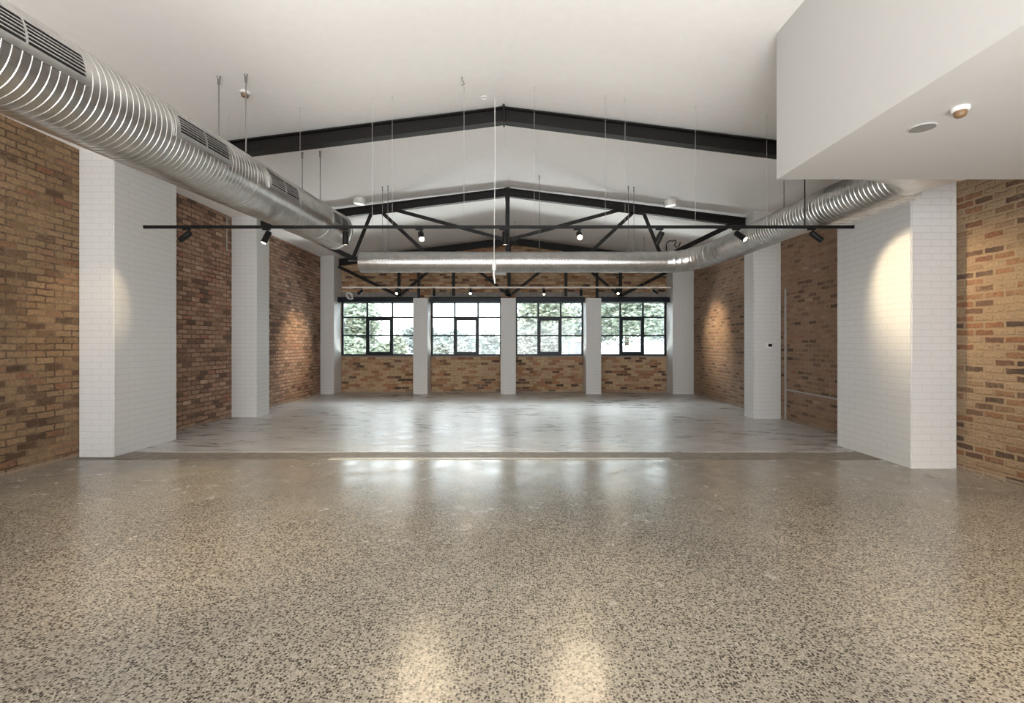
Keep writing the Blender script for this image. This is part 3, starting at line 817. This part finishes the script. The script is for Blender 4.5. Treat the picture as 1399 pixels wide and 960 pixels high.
# small white lamp on the gable wall
bm = new_bm(); c = at(684, 375, YB); box(bm, c.x - .17, c.x + .17, YB - .09, YB, c.z - .035, c.z + .05, .01, 2)
tag(obj('wall_batten', bm, M['white_metal']), 'small white box fitting on the gable wall beside the middle post', 'wall light')
# control panel on right pillar
c = at(1051, 471.5, 9.93); t = empty('control_panel', (c.x, 9.93, c.z), 'small white control panel with dark screen on the right pillar', 'control panel')
bm = new_bm(); box(bm, c.x - .09, c.x + .06, 9.915, 9.932, c.z - .055, c.z + .055, .004); part(t, 'plate', bm, M['white_metal'])
bm = new_bm(); box(bm, c.x - .028, c.x + .05, 9.908, 9.918, c.z - .03, c.z + .03, .003); part(t, 'screen', bm, M['black'])
# conduits on the brick
def conduit(pts, label, r=.014):
    bm = new_bm(); tube(bm, pts, r, 8); tag(obj('wall_conduit', bm, M['conduit'], None, True), label, 'conduit')
conduit([(XR - .014, 9.75, .02), (XR - .014, 9.75, 2.65)], 'grey upright conduit on the right wall beside the narrow pillar', .02)
conduit([(XR - .016, 9.72, .62), (XR - .016, 7.4, .60)], 'grey level conduit low on the right wall between the pillars', .018)
conduit([(XL + .014, 9.95, 3.45), (XL + .014, 9.95, 4.16)], 'short pale conduit high on the left wall beside the narrow pillar', .014)

# ------------------------------------------------------------------ outside
def leafmat(name, a, b):
    t = NT(name); t.set(Roughness=.6)
    c = t.coord(); t.l(t.ramp(t.noise(c, 2.2, 4), [(.35, a), (.65, b)]), t.b.inputs['Base Color'])
    t.b.inputs['Subsurface Weight'].default_value = 0
    return t.m
LG = leafmat('foliage_green', (.17, .21, .165), (.36, .41, .34)); LB = leafmat('foliage_bluish', (.17, .205, .20), (.34, .38, .37))
BK = plain('bark', (.16, .13, .10), .9, vary=.4)
def tree(x, y, h, rx, rz_, zc, label, mat, n=5200, leaf=.12):
    t = empty('street_tree', (x, y, 0), label, 'tree', 'trees outside the windows')
    bm = new_bm(); tube(bm, [(x, y, -.1), (x + .05, y, h * .35), (x - .06, y, h * .6), (x + .05, y + .05, h * .85)], [.16, .12, .09, .03], 10)
    for k in range(5):
        a = k * 1.3; tube(bm, [(x, y, h * (.3 + .07 * k)), (x + rx * .6 * math.cos(a), y + rx * .6 * math.sin(a), zc + rz_ * .3 * math.sin(k))], [.06, .02], 6)
    part(t, 'trunk', bm, BK, True)
    bm = new_bm(); rnd = random.Random(int(x * 100 + y))
    cl = [(rnd.uniform(-1, 1), rnd.uniform(-1, 1), rnd.uniform(-1, 1)) for _ in range(26)]
    cl = [c for c in cl if c[0] ** 2 + c[1] ** 2 + c[2] ** 2 < 1.1]
    for i in range(n):
        q = rnd.choice(cl); v = Vector((rnd.gauss(0, .22) + q[0] * .75, rnd.gauss(0, .22) + q[1] * .75, rnd.gauss(0, .22) + q[2] * .75))
        c = Vector((x + v.x * rx, y + v.y * rx, zc + v.z * rz_))
        if c.z < .15: continue
        d = Vector((rnd.gauss(0, 1), rnd.gauss(0, 1), rnd.gauss(0, 1))).normalized(); s, u = frame_of(d); L = leaf * rnd.uniform(.6, 1.3)
        vs = [bm.verts.new(c + s * a * L + u * b * L * .5 + d * e * L * .15) for a, b, e in ((-1, 0, 0), (0, -1, 1), (1, 0, 0), (0, 1, 1))]
        bm.faces.new((vs[0], vs[1], vs[2])); bm.faces.new((vs[0], vs[2], vs[3]))
    part(t, 'crown', bm, mat)
tree(-8.4, 24.5, 4.6, 1.5, 1.35, 2.4, 'leafy tree outside the leftmost window', LG)
tree(-5.3, 27.5, 3.2, 1.2, .8, 1.7, 'low bushy tree outside the leftmost window, beside its right panes', LB, 2600)
tree(-3.6, 31, 3.2, 1.3, .85, 1.6, 'small tree low in the left panes of the second window', LB, 2800)
tree(-1.3, 26, 2.5, .7, .7, 1.4, 'bush low in the right panes of the second window', LB, 1700)
tree(1.4, 25.5, 6.0, 2.0, 2.3, 3.1, 'tall dense tree outside the third window', LG, 8000)
tree(4.6, 31, 7.0, 1.9, 2.6, 3.4, 'tall tree at the right panes of the third window', LB, 5200)
tree(6.0, 26, 5.5, 2.0, 1.6, 3.2, 'broad tree over the white wall outside the rightmost window', LG, 7000)
tree(10.6, 31.5, 5.0, 1.9, 1.1, 2.6, 'pale tree at the right panes of the rightmost window', LB, 3200)
def hedge(x0, x1, y, h, label, mat, n, leaf=.10):
    t = empty('hedge', ((x0 + x1) / 2, y, 0), label, 'hedge', 'hedges outside the windows'); rnd = random.Random(int(x0 * 90))
    bm = new_bm()
    for i in range(n):
        u = rnd.random(); hh = h * (.86 + .10 * math.sin(u * 9) + .06 * math.sin(u * 23))
        c = Vector((x0 + (x1 - x0) * u, y + rnd.gauss(0, .16), rnd.random() ** .8 * hh)); d = Vector((rnd.gauss(0, 1), rnd.gauss(0, 1), rnd.gauss(0, 1))).normalized(); s, u2 = frame_of(d); L = leaf * rnd.uniform(.6, 1.3)
        vs = [bm.verts.new(c + s * a * L + u2 * b * L * .5 + d * e * L * .15) for a, b, e in ((-1, 0, 0), (0, -1, 1), (1, 0, 0), (0, 1, 1))]
        bm.faces.new((vs[0], vs[1], vs[2])); bm.faces.new((vs[0], vs[2], vs[3]))
    part(t, 'foliage', bm, mat)
    bm = new_bm()
    for k in range(max(3, int((x1 - x0) / .5))):
        x = x0 + .2 + k * .5; tube(bm, [(x, y, -.06), (x + .04, y, h * .4), (x - .03, y, h * .75)], [.03, .025, .01], 6)
    part(t, 'stems', bm, BK)
hedge(-8.0, -5.0, 22.2, 1.9, 'dense hedge low outside the leftmost window', LG, 5200)
hedge(-3.75, -2.3, 22.4, 1.75, 'short hedge low in the left panes of the second window', LB, 2600)
hedge(-.15, 2.15, 22.0, 2.3, 'tall hedge low outside the third window', LB, 5200)
bm = new_bm(); box(bm, -60, 60, 15.7, 90, -.3, -.05)
tag(obj('ground', bm, plain('pale_paving', (.62, .62, .6), .9, vary=.15)), 'pale paved ground outside the windows', 'ground', None, 'structure')
bm = new_bm(); box(bm, 4.2, 9.8, 22.6, 22.8, -.05, 1.45); 
for k in range(5): box(bm, 4.2 + k * 1.4 - .06, 4.2 + k * 1.4 + .06, 22.54, 22.86, -.05, 1.52)
tag(obj('garden_wall', bm, plain('white_render', (.82, .83, .83), .8, vary=.06)), 'low white wall outside the rightmost window', 'garden wall')
bs = empty('garden_shed', (2.7, 20.4, 0), 'blue-grey shed low outside the third window', 'shed')
bm = new_bm(); box(bm, 2.3, 3.1, 19.9, 20.9, -.05, 1.62); part(bs, 'walls', bm, plain('bluegrey_paint', (.16, .20, .26), .6, vary=.2))
bm = new_bm(); poly_prism_y(bm, [(2.22, 1.62), (3.18, 1.62), (3.18, 1.66), (2.7, 1.82), (2.22, 1.66)], 19.84, 20.96); part(bs, 'shed_roof', bm, plain('shed_roof_sheet', (.3, .33, .36), .5))

# ------------------------------------------------------------------ light
w = bpy.data.worlds.new('sky'); scn.world = w; w.use_nodes = True
bg = w.node_tree.nodes['Background']; bg.inputs[0].default_value = (.92, .965, 1, 1); bg.inputs[1].default_value = 4.4
def area(name, loc, aim, sx, sy, power, col, portal=False):
    ld = bpy.data.lights.new(name, 'AREA'); ld.shape = 'RECTANGLE'; ld.size = sx; ld.size_y = sy; ld.energy = power; ld.color = col
    if portal: ld.cycles.is_portal = True
    lo = bpy.data.objects.new(name, ld); COL.objects.link(lo); lo.location = loc
    lo.rotation_euler = (Vector(aim) - Vector(loc)).to_track_quat('-Z', 'Y').to_euler(); return lo
for i, (x0, x1) in enumerate(BAYS):
    area('window_portal', ((x0 + x1) / 2, YB + .3, (ZS + ZH) / 2), ((x0 + x1) / 2, 0, (ZS + ZH) / 2), x1 - x0, ZH - ZS, 1, (1, 1, 1), True)
# added unseen fill lamps behind the camera: one facing forward, one lighting the ceiling
area('front_fill', (-.2, YF + .05, 1.65), (-.2, 10, 1.65), 9.3, 3.0, 12, (1, .96, .90))
area('ceiling_fill_near', (-.6, -.4, .03), (-.6, -.2, 3.2), 9.0, 3.6, 800, (1, .97, .935))
# added lamps hidden outside: low ones brighten the ceiling, high ones the floor
for i, (x0, x1) in enumerate(BAYS):
    area('ceiling_fill_far', ((x0 + x1) / 2, YB + .75, .62), ((x0 + x1) / 2, YB - 2.2, 3.6), x1 - x0, .9, 380, (1, .965, .94))
    area('rear_floor_fill', ((x0 + x1) / 2, YB + .95, 3.75), ((x0 + x1) / 2, YB - 3.4, .2), x1 - x0, 1.1, 420, (.95, .98, 1))

scn.view_settings.view_transform = 'Standard'; scn.view_settings.look = 'None'; scn.view_settings.gamma = 1
scn.view_settings.use_curve_mapping = False; scn.view_settings.exposure = .7
scn.cycles.max_bounces = 10; scn.cycles.diffuse_bounces = 6; scn.cycles.glossy_bounces = 5; scn.cycles.transparent_max_bounces = 12
scn.cycles.caustics_reflective = False; scn.cycles.caustics_refractive = False
scn.cycles.sample_clamp_indirect = 3; scn.cycles.sample_clamp_direct = 20
